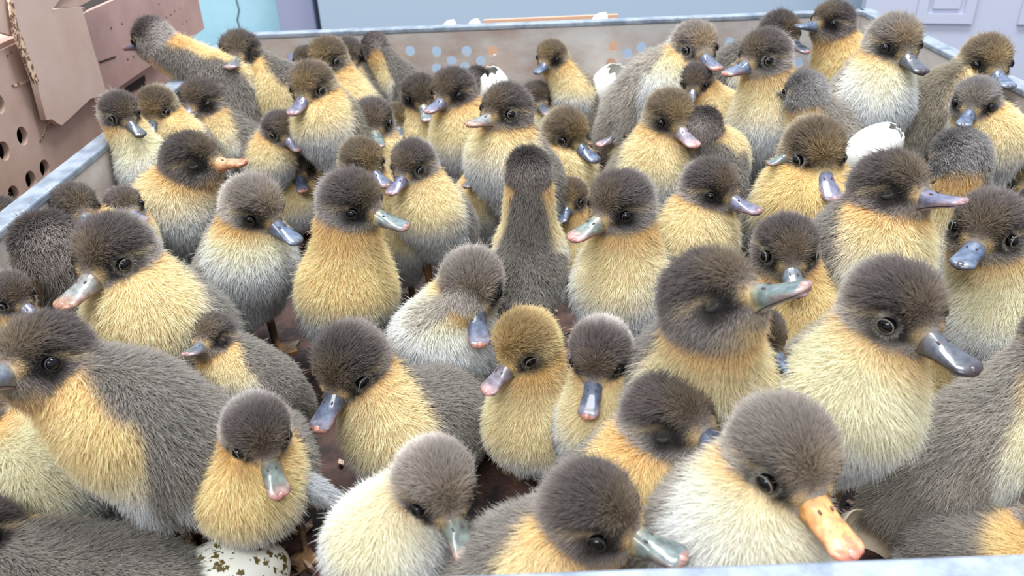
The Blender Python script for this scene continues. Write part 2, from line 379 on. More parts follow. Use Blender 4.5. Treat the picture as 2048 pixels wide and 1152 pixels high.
cc = setp(empty('cardboard_carton', (-0.47, 0.8, -0.042)), 'lower carton with shadow-dark painted openings under the pin-holed one', 'box')
XD = -0.346
holed_panel('side', [(yA + .006, -0.042), (yb1 - .02, -0.042), (yb1 - .02, zb0 - .004), (yA + .006, zb0 - .004)], [], 0.004, ((XD - 0.002, 0, 0), (0, 1, 0), (0, 0, 1)), M_CARDR, cc, cc.location)
box('body', (-0.62, yA + .006, -0.042), (XD - 0.005, yb1 - .021, zb0 - .006), M_CARDR, cc, cc.location)
sheet('opening_shade', [(350, 108), (374, 90), (382, 118), (378, 122), (372, 98), (352, 112)], XD + .0012, M_DARK, cc, thick=.0005)  # flat dark sheet on the side, painted shade of an opening
sheet('opening_shade', [(250, 176), (290, 150), (292, 172), (262, 184)], XD + .0012, M_DARK, cc, thick=.0005)  # shadow of the gap between cartons, laid on as a dark sheet
# top carton: open, its big flap hangs down over both stacks
ct = setp(empty('cardboard_carton', (-0.47, 0.5, zA)), 'open top carton whose big creased flap hangs down with a corrugated torn edge', 'box')
XT = -0.314
sheet('hanging_flap', [(22, -40), (150, -40), (104, 20), (182, 197), (124, 251), (114, 246), (104, 238), (93, 240), (72, 160), (30, 45)], XT, M_CARDF, ct, thick=.004)
sheet('flap_return', [(104, 20), (163, 13), (214, 189), (182, 197)], XT - .0005, M_CARDF, ct, thick=.004)
sheet('corrugated_edge', [(16, -20), (23, -20), (36, 50), (78, 163), (70, 168), (28, 66)], XT + .001, M_CARDC, ct, thick=.0015)
sheet('side', [(-260, 60), (-20, 58), (26, 72), (20, 40), (8, -60), (-260, -60)], XT - .003, M_CARDF, ct, thick=.003)
sheet('upper_flap', [(104, -60), (100, 18), (160, 12), (205, -12), (240, -60)], XT - .004, M_CARD, ct, thick=.003)
box('bottom', (-0.62, 0.20, zA), (XT - 0.010, yA + 0.03, zA + 0.003), M_CARD, ct, ct.location)
# ------------------------------------------------------------------ ducklings
R0 = 0.0205                                   # radius of a duckling's head with its down
def nrm(v): v = np.asarray(v, float); return v / (np.linalg.norm(v) + 1e-12)
def rows_n(v): return v / (np.linalg.norm(v, axis=1, keepdims=True) + 1e-12)

def ell(P, c, fr, r):
    q = (P - c) @ fr.T / 1.0
    r = np.asarray(r); k0 = np.linalg.norm(q / r, axis=1); k1 = np.linalg.norm(q / r ** 2, axis=1)
    return k0 * (k0 - 1.0) / np.maximum(k1, 1e-9)
def cone(P, a, b, ra, rb):
    ab = b - a; t = np.clip(((P - a) @ ab) / (ab @ ab), 0, 1)
    return np.linalg.norm(P - a - t[:, None] * ab, axis=1) - (ra + (rb - ra) * t)
def smin(a, b, k):
    h = np.clip(0.5 + 0.5 * (b - a) / k, 0, 1); return b * (1 - h) + a * h - k * h * (1 - h)

def surface_net(f, lo, hi, h):
    """one closed mesh of the zero set of f (naive surface nets), vertices pulled onto the surface"""
    n = np.maximum(np.ceil((hi - lo) / h).astype(int) + 1, 3)
    ax = [lo[i] + h * np.arange(n[i]) for i in range(3)]
    G = np.stack(np.meshgrid(*ax, indexing='ij'), -1).reshape(-1, 3)
    D = f(G).reshape(n); S = D < 0
    c = [S[i:n[0] - 1 + i, j:n[1] - 1 + j, k:n[2] - 1 + k] for i in (0, 1) for j in (0, 1) for k in (0, 1)]
    cnt = sum(x.astype(int) for x in c); act = (cnt > 0) & (cnt < 8)
    idx = -np.ones(act.shape, int); cells = np.argwhere(act); idx[act] = np.arange(len(cells))
    acc = np.zeros((len(cells), 3)); w = np.zeros(len(cells))
    for a in range(3):
        o1, o2 = [x for x in range(3) if x != a]
        for p in (0, 1):
            for q in (0, 1):
                s = cells.copy(); s[:, o1] += p; s[:, o2] += q; e = s.copy(); e[:, a] += 1
                d0 = D[tuple(s.T)]; d1 = D[tuple(e.T)]; cr = (d0 < 0) != (d1 < 0)
                t = np.where(cr, d0 / np.where(cr, d0 - d1, 1), 0)
                pt = s.astype(float); pt[:, a] += t
                acc[cr] += pt[cr]; w[cr] += 1
    V = lo + h * acc / w[:, None]
    Q = []
    for a in range(3):
        o1, o2 = (a + 1) % 3, (a + 2) % 3
        sl = [slice(None)] * 3; sl2 = [slice(None)] * 3
        sl[a] = slice(0, n[a] - 1); sl2[a] = slice(1, n[a])
        for o in (o1, o2): sl[o] = slice(1, n[o] - 1); sl2[o] = slice(1, n[o] - 1)
        A, B = S[tuple(sl)], S[tuple(sl2)]; E = np.argwhere(A != B)
        if not len(E): continue
        fl = A[tuple(E.T)]; E = E.copy(); E[:, o1] += 1; E[:, o2] += 1
        def cell(d1, d2): x = E.copy(); x[:, o1] -= d1; x[:, o2] -= d2; return idx[tuple(x.T)]
        q = np.stack([cell(1, 1), cell(0, 1), cell(0, 0), cell(1, 0)], 1); q[~fl] = q[~fl][:, ::-1]; Q.append(q)
    Q = np.vstack(Q)
    e = h * 0.2
    def grad(P): return rows_n(np.stack([f(P + [e, 0, 0]) - f(P - [e, 0, 0]), f(P + [0, e, 0]) - f(P - [0, e, 0]), f(P + [0, 0, e]) - f(P - [0, 0, e])], 1))
    for _ in range(2): V = V - grad(V) * np.clip(f(V), -h, h)[:, None] * 0.9
    return V, Q, grad(V)

class Wob:
    """smooth vector noise from a handful of waves: makes strands lean together in tufts"""
    def __init__(s, rg, freq, n=7):
        s.k = rg.normal(0, 1, (n, 3)); s.k = rows_n(s.k) * freq * rg.uniform(.7, 1.5, (n, 1)); s.p = rg.uniform(0, 6.28, n); s.a = rows_n(rg.normal(0, 1, (n, 3)))
    def __call__(s, P): return np.sin(P @ s.k.T + s.p) @ s.a / math.sqrt(len(s.p))
    def sc(s, P): return np.sin(P @ s.k.T + s.p).sum(1) / math.sqrt(len(s.p))

lin = lambda *c: np.array(srgb(*c))
def mixc(a, b, t): t = np.clip(t, 0, 1)[:, None]; return a * (1 - t) + b * t
def sstep(x, a, b): t = np.clip((x - a) / (b - a), 0, 1); return t * t * (3 - 2 * t)

BILLS = {  # base, middle, end, nail
 'slate': ((140,132,112),(104,112,124),(116,118,128),(180,140,136)),
 'black': ((112,104,92),(84,88,98),(70,70,80),(58,44,46)),
 'violet': ((122,112,118),(110,110,136),(136,126,146),(188,146,146)),
 'green': ((176,152,96),(112,124,120),(104,118,120),(176,136,126)),
 'tan': ((170,140,100),(140,140,138),(176,140,118),(214,150,124)),
 'blue': ((116,118,124),(92,106,132),(112,126,148),(92,92,104)),
 'orange': ((222,150,92),(218,164,116),(206,130,84),(214,130,92)),
 'pink': ((158,136,120),(146,136,148),(190,156,156),(214,156,148)),
 'pinkgreen': ((180,148,92),(124,134,126),(176,144,136),(214,148,140)),
 'bluepink': ((106,102,110),(96,106,130),(128,124,140),(206,142,126)),
 'bright': ((240,176,96),(244,176,112),(246,168,124),(240,152,130)),
}

def strands(name, P, N, flow, L, wid, tint, tip, rg, parent, tuft, fluff=0.55):
    """one CURVES object of tapered down strands; P roots (world), N normals, flow tangent lean, L length"""
    n = len(P); npt = 4
    d0 = rows_n(N * fluff + flow + tuft + rg.normal(0, .20, (n, 3)))
    d1 = rows_n(d0 + flow * .55 + rg.normal(0, .16, (n, 3)) + np.array([0, 0, -.10]))
    Lc = L[:, None]
    pts = np.empty((n, npt, 3)); pts[:, 0] = P - N * wid.max() * .5
    pts[:, 1] = P + d0 * Lc * .36; pts[:, 2] = pts[:, 1] + rows_n(d0 + d1) * Lc * .34; pts[:, 3] = pts[:, 2] + d1 * Lc * .3
    hc = bpy.data.hair_curves.new(name); hc.add_curves([npt] * n)
    hc.attributes['position'].data.foreach_set('vector', pts.astype(np.float32).ravel())
    ra = hc.attributes.get('radius') or hc.attributes.new('radius', 'FLOAT', 'POINT')
    ra.data.foreach_set('value', (wid[:, None] * np.array([.5, .46, .36, .10])).astype(np.float32).ravel())
    for nm, c in (('tint', tint), ('tip_tint', tip)):
        a = hc.attributes.new(nm, 'FLOAT_COLOR', 'CURVE')
        a.data.foreach_set('color', np.hstack([np.clip(c, .001, .95), np.ones((n, 1))]).astype(np.float32).ravel())
    hc.materials.append(M_DOWN)
    o = bpy.data.objects.new(name, hc); COL.objects.link(o); o.parent = parent
    return o

def roots(V, Q, N, count, rg, weight):
    T3 = np.vstack([Q[:, [0, 1, 2]], Q[:, [0, 2, 3]]])
    a, b, c = V[T3[:, 0]], V[T3[:, 1]], V[T3[:, 2]]
    ar = np.linalg.norm(np.cross(b - a, c - a), axis=1) * weight[T3].mean(1)
    t = rg.choice(len(T3), count, p=ar / ar.sum()); u = rg.random((count, 2)); fl = u.sum(1) > 1; u[fl] = 1 - u[fl]
    w = np.stack([1 - u.sum(1), u[:, 0], u[:, 1]], 1)[:, :, None]
    return (V[T3[t]] * w).sum(1), rows_n((N[T3[t]] * w).sum(1))

STRANDS = 0
def duckling(spec, seed, quality=1.0):
    global STRANDS
    hu, hv, hr, tu, tv, label, op = spec
    rg = np.random.default_rng(1000 + seed)
    # distance: a head of usual size, nudged so that it stays inside the tray and at a height a duckling reaches
    best = None
    for s in (np.linspace(.66, 1.22, 57) if 's' not in op else (op['s'],)):
        z = F * R0 * s / hr; p = CAM + ray(hu, hv) * z
        R = R0 * s
        pen = abs(math.log(s)) + 60 * (max(0, op.get('zmin', .034) - p[2]) + max(0, p[2] - op.get('zmax', .140)) + max(0, p[1] - (YB - R * 1.15)) + max(0, YF + R * 1.2 - p[1]))
        pen += 30 * (max(0, XL + R * .7 - p[0]) + max(0, p[0] - (XR - R * .7)))
        if best is None or pen < best[0]: best = (pen, s, z, p, R)
    _, s, z, H, R = best
    # the head's direction from the tip of the bill
    off = (tu - hu) / F * z * RGT - (tv - hv) / F * z * UPV
    L = 1.92 * R; d = np.linalg.norm(off)
    if d > L * .97: off *= L * .97 / d; d = L * .97
    vdir = nrm(ray(hu, hv)); off = off - vdir * (off @ vdir)
    fw = nrm(off + vdir * math.sqrt(max(L * L - off @ off, 0)) * (1 if op.get('away') else -1))
    up = nrm(np.array([0, 0, 1.0]) + RGT * op.get('roll', 0) - fw * fw[2])
    side = nrm(np.cross(up, fw)); up = np.cross(fw, side)
    an = math.radians(12.4); hx = nrm(fw * math.cos(an) + up * math.sin(an)); hz = nrm(np.cross(hx, side)); hy = np.cross(hz, hx)
    HF = np.stack([hx, hy, hz])
    # the breast, below the head in the vertical plane that holds it
    hd = math.radians(op.get('h', 0)); head = np.array([math.sin(hd), -math.cos(hd), 0.0])
    bu, bv = op.get('b', (hu, hv + 2.3 * hr))
    dr = ray(bu, bv); y0 = H[1] + head[1] * .25 * R + op.get('dy', 0) * R
    B = CAM + dr * (y0 / dr[1])
    drop = H[2] - B[2]
    mn = 1.5 * R
    if drop < mn: B[2] = H[2] - mn
    if B[2] < FL + 1.35 * R: B[2] = FL + 1.35 * R
    dd = B - H; ln = np.linalg.norm(dd)
    if ln > 3.9 * R: B = H + dd * (3.9 * R / ln)
    B[0] = min(max(B[0], XL + 1.42 * R), XR - 1.42 * R); B[1] = min(max(B[1], YF + 1.4 * R), YB - 1.42 * R)
    B[2] = max(B[2], FL + 1.3 * R)
    bl = 2.45
    rise = float(np.clip((B[2] - FL - 1.25 * R) / (bl * R), .05, .80)) if 'rise' not in op else op['rise']
    # rump must stay in the tray: turn the body about the breast if it does not
    for k in range(24):
        c = head * math.sqrt(max(0, 1 - rise ** 2)) + np.array([0, 0, rise]); rp = B - c * bl * R
        if XL + 1.0 * R < rp[0] < XR - 1.0 * R and YF + 1.0 * R < rp[1] < YB - 1.0 * R: break
        cen = nrm(np.array([(XL + XR) / 2 - B[0], (YF + YB) / 2 - B[1], 0])); head = nrm(head * .85 - cen * .15 + 1e-4)
    bx = nrm(c); by = nrm(np.cross([0, 0, 1.0], bx)); bz = np.cross(bx, by); BF = np.stack([bx, by, bz])
    O = np.array([B[0] - bx[0] * 1.4 * R, B[1] - bx[1] * 1.4 * R, FL])
    h_, b_ = (H - O) / R, (B - O) / R       # everything below in head radii, around the base point
    C2 = b_ - bx * 1.2; C3 = b_ - bx * bl; TL = C3 - bx * 1.15 + bz * .25
    nk = h_ - hx * .22 - hz * .18
    if op.get('back'): nk = h_ - hx * .1
    pinch = .72
    def sdf(P):
        q = P - h_
        dh = smin(ell(P, h_ + hz * .06 - hx * .06, HF, (.83, .75, .78)), ell(P, h_ + hx * .44 - hz * .22, HF, (.50, .41, .40)), .22)
        dh = smin(dh, ell(P, h_ - hz * .25 + hx * .05, HF, (.62, .64, .55)), .2)
        dn = cone(P, nk, b_, pinch, 1.08)
        db = ell(P, b_, BF, (1.2, 1.32, 1.25))
        db = smin(db, ell(P, C2, BF, (1.5, 1.42, 1.34)), .5)
        db = smin(db, ell(P, C3, BF, (1.0, 1.0, .90)), .45)
        db = smin(db, cone(P, C3, TL, .5, .14), .3)
        for sg in (-1, 1): db = smin(db, ell(P, C2 - bx * .45 - bz * .75 + by * .62 * sg, BF, (.62, .42, .55)), .25)
        db = smin(dn, db, .55)
        return smin(dh, db, .16)
    pts = np.array([h_, b_, C2, C3, TL]); lo = pts.min(0) - 1.75; hi = pts.max(0) + 1.75; lo[2] = max(lo[2], -.25)
    hcell = .15 if hr > 80 else (.18 if hr > 55 else .22)
    V, Q, N = surface_net(sdf, lo, hi, hcell)
    V[:, 2] = np.maximum(V[:, 2], .05)

    # ---- colours
    tone = rg.uniform(.88, 1.14); ol = op.get('olive', 0); 
    dark = lin(90, 80, 77); midg = lin(176, 168, 163); backc = lin(140, 130, 123)
    if ol: dark = lin(108, 92, 72); midg = lin(180, 168, 146); backc = lin(146, 134, 114)
    if ol == 2: dark = lin(150, 126, 82); midg = lin(184, 164, 120)
    if op.get('dark'): dark = lin(76, 67, 64); midg = lin(140, 130, 125); backc = lin(122, 112, 105)
    if op.get('grey'): dark = lin(120, 115, 114); midg = lin(148, 144, 142); backc = lin(146, 137, 128)
    if op.get('pale'): midg = lin(170, 162, 154); backc = lin(160, 150, 140)
    if op.get('light'): dark = lin(132, 122, 114); midg = lin(182, 174, 166); backc = lin(170, 160, 150)
    dark, midg, backc = dark * tone, midg * tone, backc * tone
    mask = lin(38, 34, 34); cream = lin(204, 184, 148); ochre = lin(236, 202, 142)
    yel = lin(252, 227, 178); yeld = lin(246, 200, 122); wht = lin(244, 236, 222); bel = lin(214, 217, 222)
    if op.get('yellow'): yel = lin(253, 221, 158); wht = lin(250, 234, 206)
    if op.get('pale') or op.get('light'): yel = lin(250, 238, 204); wht = lin(244, 243, 238)
    wob = Wob(rg, 1.6); wob2 = Wob(rg, 5.5)
    eyes = [h_ + hx * .42 + hy * .62 * sg + hz * .04 for sg in (-1, 1)]
    billo = h_ + hx * .80 - hz * .22

    cl = op.get('collar', 0) * .7 + (rg.uniform(.0, .45) if not op.get('yellow') else -.1)
    def colour(P):
        q = (P - h_) @ HF.T; x, y, zz = q.T; rr = np.linalg.norm(q * [1, 1.05, 1], axis=1)
        n1, n2 = wob.sc(P), wob2.sc(P)
        # body first
        sp = np.array([nk, b_, C2, C3]); bd = np.full(len(P), 9e9); rad = np.zeros_like(P); arc = np.zeros(len(P))
        for k in range(3):
            a, b = sp[k], sp[k + 1]; ab = b - a; t = np.clip(((P - a) @ ab) / (ab @ ab), 0, 1); v = P - a - t[:, None] * ab; dd = np.linalg.norm(v, axis=1)
            m = dd < bd; bd[m] = dd[m]; rad[m] = v[m]; arc[m] = k + t[m]
        rad = rows_n(rad)
        nape = nrm(-head * 1.0 + np.array([0, 0, .15])); dors = nape * np.clip(1.15 - arc, 0, 1)[:, None] + bz * np.clip(arc - .15, 0, 1)[:, None]
        front = (P - b_) @ bx
        g = (rad * rows_n(dors)).sum(1) + n1 * .10 + n2 * .05
        thr = np.interp(arc, [0, .6, 1, 1.5, 2, 3], [.72, .48, .34, -.10, -.42, -.65])
        thr = np.where((arc > .95) & (front > .1), .34 + front * .3, thr)
        low = (P - b_) @ np.array([0, 0, 1.0])
        ycol = mixc(np.tile(yeld, (len(P), 1)), yel, sstep(arc + n1 * .08, .05, .55))
        ycol = mixc(ycol, wht, sstep(-low + n1 * .25 - (P - b_) @ head * .3 + cl, -.70, .35))
        ycol = mixc(ycol, bel, sstep(-low + n1 * .2 + cl, .15, .95))
        gcol = np.tile(backc, (len(P), 1)) * (1 + .12 * n2)[:, None]
        gcol = mixc(gcol, bel, .35 * sstep(-g, .2, .8) * (arc > 1.6))
        body = mixc(ycol, gcol, sstep(g, thr - .10, thr + .16))
        # head
        top = sstep(zz + .15 * x + n1 * .08, -.02, .40)
        hc = mixc(np.tile(midg, (len(P), 1)), dark, .12 + .88 * top * sstep(x, -.8, .0))
        hc = mixc(hc, midg * 1.12, sstep(-x, .25, .8) * .6)
        ey = np.minimum(np.linalg.norm((P - eyes[0]) @ HF.T * [.62, .8, 1.1], axis=1), np.linalg.norm((P - eyes[1]) @ HF.T * [.62, .8, 1.1], axis=1))
        mk = .92 * (1 - sstep(ey + n2 * .03, .20, .50)) * sstep(x, .0, .32)
        hc = mixc(hc, mask * (1.5 if ol else 1.0), mk)
        st = np.exp(-((zz + .05 + (x - .4) * .35) / .10) ** 2) * sstep(x, .35, .6)     # stripe from eye to bill
        hc = mixc(hc, mask, .8 * st); mk = np.maximum(mk, st)
        br = np.exp(-((zz - .20) / .07) ** 2) * sstep(np.abs(y), .3, .5) * sstep(.5 - x, .0, .3) * sstep(x + .35, 0, .3)
        hc = mixc(hc, cream, .5 * br)
        fo = sstep(x, .25, .7) * sstep(zz, -.05, .3) * (1 - sstep(np.abs(y), .25, .55)); hc = mixc(hc, ochre * .55, (.45 if ol else .22) * fo)
        lo_ = np.linalg.norm((P - (h_ + hx * .74 - hz * .13)) @ HF.T * [1, .9, 1.2], axis=1)
        hc = mixc(hc, ochre, .6 * (1 - sstep(lo_, .22, .38)) * sstep(np.abs(y), .10, .26))
        ch = sstep(-zz, .28, .55) * sstep(x, -.15, .3)
        hc = mixc(hc, cream * .75, .55 * ch)
        bk = sstep(-x, -.05, .55) * sstep(.45 - zz, 0, .5); hc = mixc(hc, midg * 1.15, .5 * bk)
        if ring: hc = mixc(hc, lin(196, 188, 176), .6 * np.exp(-((np.minimum(np.linalg.norm(P - eyes[0], axis=1), np.linalg.norm(P - eyes[1], axis=1)) - .20) / .028) ** 2))
        hc *= (1 + .10 * n2)[:, None]
        w = sstep(bd_head(P), -.02, .10)
        return mixc(hc, body, w), w, mk * (1 - w)
    def bd_head(P):
        q = (P - h_) @ HF.T
        e1 = np.linalg.norm((q - [-.06, 0, .04]) / [.90, .84, .88], axis=1) - 1
        e2 = np.linalg.norm((q - [.38, 0, -.22]) / [.58, .50, .46], axis=1) - 1
        return np.minimum(e1, e2)

    root = empty('duckling', O)
    ring = op.get('ring', rg.random() < .55) and not op.get('shut')
    cv, wv, _ = colour(V)
    mesh_obj('body', V * R, Q, M_SKIN, root, smooth=True, tint=cv * .85)
    setp(root, label, 'duckling', 'ducklings crowded in the tray')

    # ---- down
    view = rows_n((CAM - O) - V * R)
    face = (N * view).sum(1)
    wt = np.where(face > -.35, 1.0, .12) * np.where(wv < .5, 1.9, 1.0) * np.where(V[:, 2] < .5, .3, 1)
    wt *= np.interp(V[:, 2] * R, [0, .03, .05], [.35, .8, 1])
    count = int((23000 + 430 * max(0, hr - 30)) * quality)
    P, Nn = roots(V, Q, N, count, rg, wt)
    de = np.minimum(np.linalg.norm(P - eyes[0], axis=1), np.linalg.norm(P - eyes[1], axis=1))
    dbl = np.linalg.norm(((P - (h_ + hx * .86 - hz * .22)) @ HF.T) * [1, 1, 1.15], axis=1)
    keep = (de > (.165 if not op.get('shut') else .10)) & (dbl > .27)
    P, Nn, de, dbl = P[keep], Nn[keep], de[keep], dbl[keep]
    c, w, mk = colour(P)
    n = len(P)
    fl_h = -np.tile(hx, (n, 1)) - .25 * np.tile(hz, (n, 1)); fl_b = -np.tile(bx, (n, 1)) * .4 + np.array([0, 0, -.85]) + wob(P) * .25
    fl = fl_h * (1 - w)[:, None] + fl_b * w[:, None]
    fl = fl - Nn * (fl * Nn).sum(1, keepdims=True); fl = rows_n(fl) * (.66 * w + .55 * (1 - w))[:, None]
    # around the eye the down leans away from it
    ed = P - np.where((np.linalg.norm(P - eyes[0], axis=1) < np.linalg.norm(P - eyes[1], axis=1))[:, None], eyes[0], eyes[1])
    k = (1 - sstep(de, .17, .36))[:, None]; fl = fl * (1 - k) + rows_n(ed) * .9 * k
    ln_ = (.21 * (1 - w) + .28 * w) * rg.uniform(.6, 1.3, n)
    crown = sstep((P - h_) @ hz, .2, .7) * (1 - w); ln_ *= 1 + .35 * crown
    ln_ *= .35 + .65 * sstep(de, .16, .45); ln_ *= .30 + .70 * sstep(dbl, .26, .75)
    wpx = .46 + hr / 230; wid = np.full(n, wpx * z / F / R) * rg.uniform(.7, 1.25, n)
    br_ = rg.uniform(.80, 1.22, n)[:, None]
    ln_ *= np.where(rg.random(n) < .05, 1.5, 1.0)
    lite = (.38 * (1 - .8 * mk))[:, None]
    tipc = np.where((w < .5)[:, None], c * 1.40 + lin(150, 145, 142) * lite, c * .66 + lin(250, 246, 236) * .34)
    tuft = wob2(P * 1.0) * .12 + Wob(rg, 18)(P) * .11
    strands('down', P * R, Nn, fl, ln_ * R, wid * R, c * br_, tipc * br_, rg, root, tuft)
    STRANDS += n

    # ---- eyes
    for sg, e in zip((-1, 1), eyes):
        outn = nrm(hy * sg + hx * .25)
        if op.get('shut'):
            V2, F2 = [], []                          # closed lids: a small fold
            for i in range(9):
                t = i / 8 * 2 - 1; wv_ = .045 * (1 - t * t) ** .5
                c0 = e + outn * .10 + hx * .17 * t - hz * (.05 * (1 - t * t))
                for a in range(6):
                    ang = a / 6 * 6.283; V2.append(c0 + hz * wv_ * math.cos(ang) + outn * (.045 * math.sin(ang) * (1 - t * t) ** .5))
            for i in range(8):
                for a in range(6): a2 = (a + 1) % 6; F2.append((i * 6 + a, i * 6 + a2, (i + 1) * 6 + a2, (i + 1) * 6 + a))
            mesh_obj('closed_eyelid', np.array(V2) * R, F2, M_LIDD, root); continue
        er = .165; ec = e + outn * .0; V2, F2 = [], []
        for i in range(9):
            for a in range(14):
                th = math.pi * i / 8; pp = 2 * math.pi * a / 14
                V2.append(ec + er * (outn * math.cos(th) + (hz * math.cos(pp) * .95 + nrm(np.cross(outn, hz)) * math.sin(pp)) * math.sin(th)))
        for i in range(8):
            for a in range(14): a2 = (a + 1) % 14; F2.append((i * 14 + a, (i + 1) * 14 + a, (i + 1) * 14 + a2, i * 14 + a2))
        eo = mesh_obj('eye', np.array(V2) * R, F2, M_EYE, root)
        V2, F2 = [], []
        u2 = nrm(np.cross(outn, hz))
        for i in range(20):
            t = 2 * math.pi * i / 20; c0 = ec + outn * .085 + .152 * (hz * math.cos(t) * .88 + u2 * math.sin(t) * 1.08); rd = hz * math.cos(t) + u2 * math.sin(t)
            for a in range(6): ang = a / 6 * 6.283; V2.append(c0 + .015 * (rd * math.cos(ang) + outn * math.sin(ang)))
        for i in range(20):
            for a in range(6): i2, a2 = (i + 1) % 20, (a + 1) % 6; F2.append((i * 6 + a, i2 * 6 + a, i2 * 6 + a2, i * 6 + a2))
        mesh_obj('eyelid', np.array(V2) * R, F2, M_LID if ring else M_LIDD, eo)

    # ---- bill
    pal = [lin(*q) for q in BILLS[op.get('bill', ('slate', 'slate', 'blue', 'bluepink', 'violet')[int(rg.integers(5))])]]
    nr, ns = 18, 16; BL = 1.06; jl = rg.uniform(.94, 1.05); BL *= jl
    def prof(t):
        w_ = np.interp(t, [0, .12, .35, .6, .82, 1], [.27, .28, .265, .285, .305, .25])
        if t > .80: w_ = .305 * math.sqrt(max(0, 1 - ((t - .80) / .205) ** 2)) 
        zt = np.interp(t, [0, .15, .4, .7, .9, 1], [.24, .17, .03, -.085, -.14, -.22]); zm = np.interp(t, [0, .3, .7, 1], [-.20, -.19, -.21, -.25])
        return w_, zt, zm
    X = lambda t, y, zz: billo + hx * (t * BL - .06) + hy * y + hz * zz
    V2, F2, C2_ = [], [], []
    for i in range(nr + 1):
        t = i / nr; w_, zt, zm = prof(t)
        for a in range(ns):
            th = 2 * math.pi * a / ns; cy, sz = math.cos(th), math.sin(th)
            if sz >= 0: zz = zm + (zt - zm) * sz ** (.85 if t < .5 else .7)
            else: zz = zm + .035 * sz
            V2.append(X(t, w_ * np.sign(cy) * abs(cy) ** .85, zz))
            cc_ = pal[0] * (1 - sstep(t, .02, .28)) + pal[1] * sstep(t, .02, .28); cc_ = cc_ * (1 - sstep(t, .62, .84)) + pal[2] * sstep(t, .62, .84)
            ed_ = sstep(abs(cy), .85, 1.0) * sstep(t, .25, .6); cc_ = cc_ * (1 - ed_ * .6) + pal[3] * ed_ * .6
            if t > .93: cc_ = pal[3]
            C2_.append(cc_)
    for i in range(nr):
        for a in range(ns): a2 = (a + 1) % ns; F2.append((i * ns + a, i * ns + a2, (i + 1) * ns + a2, (i + 1) * ns + a))
    F2.append(tuple(range(ns - 1, -1, -1))); F2.append(tuple(nr * ns + a for a in range(ns)))
    ub = mesh_obj('upper_bill', np.array(V2) * R, F2, M_BILL, root, tint=np.clip(np.array(C2_) * rg.uniform(.9, 1.1), 0, 1))
    V2, F2 = [], []
    gap = op.get('open', .0)
    for i in range(nr + 1):
        t = i / nr; w_, zt, zm = prof(t); 
        for a in range(10):
            th = 2 * math.pi * a / 10
            V2.append(X(t * .96, w_ * .86 * math.cos(th), zm - .045 - gap * t + (.03 if math.sin(th) > 0 else .075 * (1 - .5 * t)) * math.sin(th)))
    for i in range(nr):
        for a in range(10): a2 = (a + 1) % 10; F2.append((i * 10 + a, i * 10 + a2, (i + 1) * 10 + a2, (i + 1) * 10 + a))
    F2.append(tuple(range(9, -1, -1))); F2.append(tuple(nr * 10 + a for a in range(10)))
    lowc = pal[3] * .5 + pal[1] * .35
    mesh_obj('lower_bill', np.array(V2) * R, F2, M_BILL, root, tint=np.tile(lowc, (len(V2), 1)))
    def bean(name, c, ax, ay, az, m, parent, tint=None):
        V3, F3 = [], []
        for i in range(7):
            for a in range(10):
                th = math.pi * i / 6; pp = 2 * math.pi * a / 10
                V3.append(c + ax * math.cos(th) + (ay * math.cos(pp) + az * math.sin(pp)) * math.sin(th))
        for i in range(6):
            for a in range(10): a2 = (a + 1) % 10; F3.append((i * 10 + a, (i + 1) * 10 + a, (i + 1) * 10 + a2, i * 10 + a2))
        mesh_obj(name, np.array(V3) * R, F3, m, parent, tint=None if tint is None else np.tile(tint, (len(V3), 1)))
    nail = pal[3] if op.get('bill') != 'blue' else pal[3]
    bean('bill_nail', X(.93, 0, -.185), hx * .085 - hz * .03, hy * .085, hz * .05, M_BILL, ub, nail)
    for sg in (-1, 1): bean('nostril', X(.32, sg * .11, .062), hx * .055, hy * .022, hz * .028, M_NOS, ub)

    # ---- stub wings
    wc = backc * .6 + bel * .5 if not op.get('wings') else bel * .9
    for sg in (-1, 1):
        A0 = b_ - bx * .35 + by * sg * 1.05 + bz * .25
        if op.get('wings'): A1 = A0 + by * sg * .95 - bx * .3 - bz * 1.0
        else: A1 = A0 - bx * 1.55 + by * sg * .22 - bz * .32
        if A1[2] < .4: A1[2] = .4
        wd = nrm(A1 - A0); wn = nrm(np.cross(wd, bz if not op.get('wings') else bx)); wf = np.stack([wd, wn, np.cross(wd, wn)])
        f = lambda Pq: smin(ell(Pq, (A0 + A1) / 2, wf, (np.linalg.norm(A1 - A0) * .58, .20, .34)), ell(Pq, A1, wf, (.3, .14, .22)), .1)
        l2 = np.minimum(A0, A1) - .8; h2 = np.maximum(A0, A1) + .8
        Vw, Qw, Nw = surface_net(f, l2, h2, .12 if hr > 80 else .17)
        Vw[:, 2] = np.maximum(Vw[:, 2], .06)
        wm = mesh_obj('wing', Vw * R, Qw, M_SKIN, root, tint=np.tile(wc * .9, (len(Vw), 1)))
        fc = (Nw * rows_n((CAM - O) - Vw * R)).sum(1)
        cnt = int(count * (.05 if not op.get('wings') else .07)); Pw, Nw2 = roots(Vw, Qw, Nw, cnt, rg, np.where(fc > -.35, 1., .2))
        fw_ = np.tile(wd, (cnt, 1)); fw_ = fw_ - Nw2 * (fw_ * Nw2).sum(1, keepdims=True)
        cw = np.tile(wc, (cnt, 1)) * rg.uniform(.85, 1.2, (cnt, 1))
        strands('wing_down', Pw * R, Nw2, fw_ * .8, .26 * rg.uniform(.7, 1.3, cnt) * R, np.full(cnt, wpx * z / F), cw, cw * .6 + lin(220, 216, 210) * .35, rg, wm, wob2(Pw) * .2)
        STRANDS += cnt
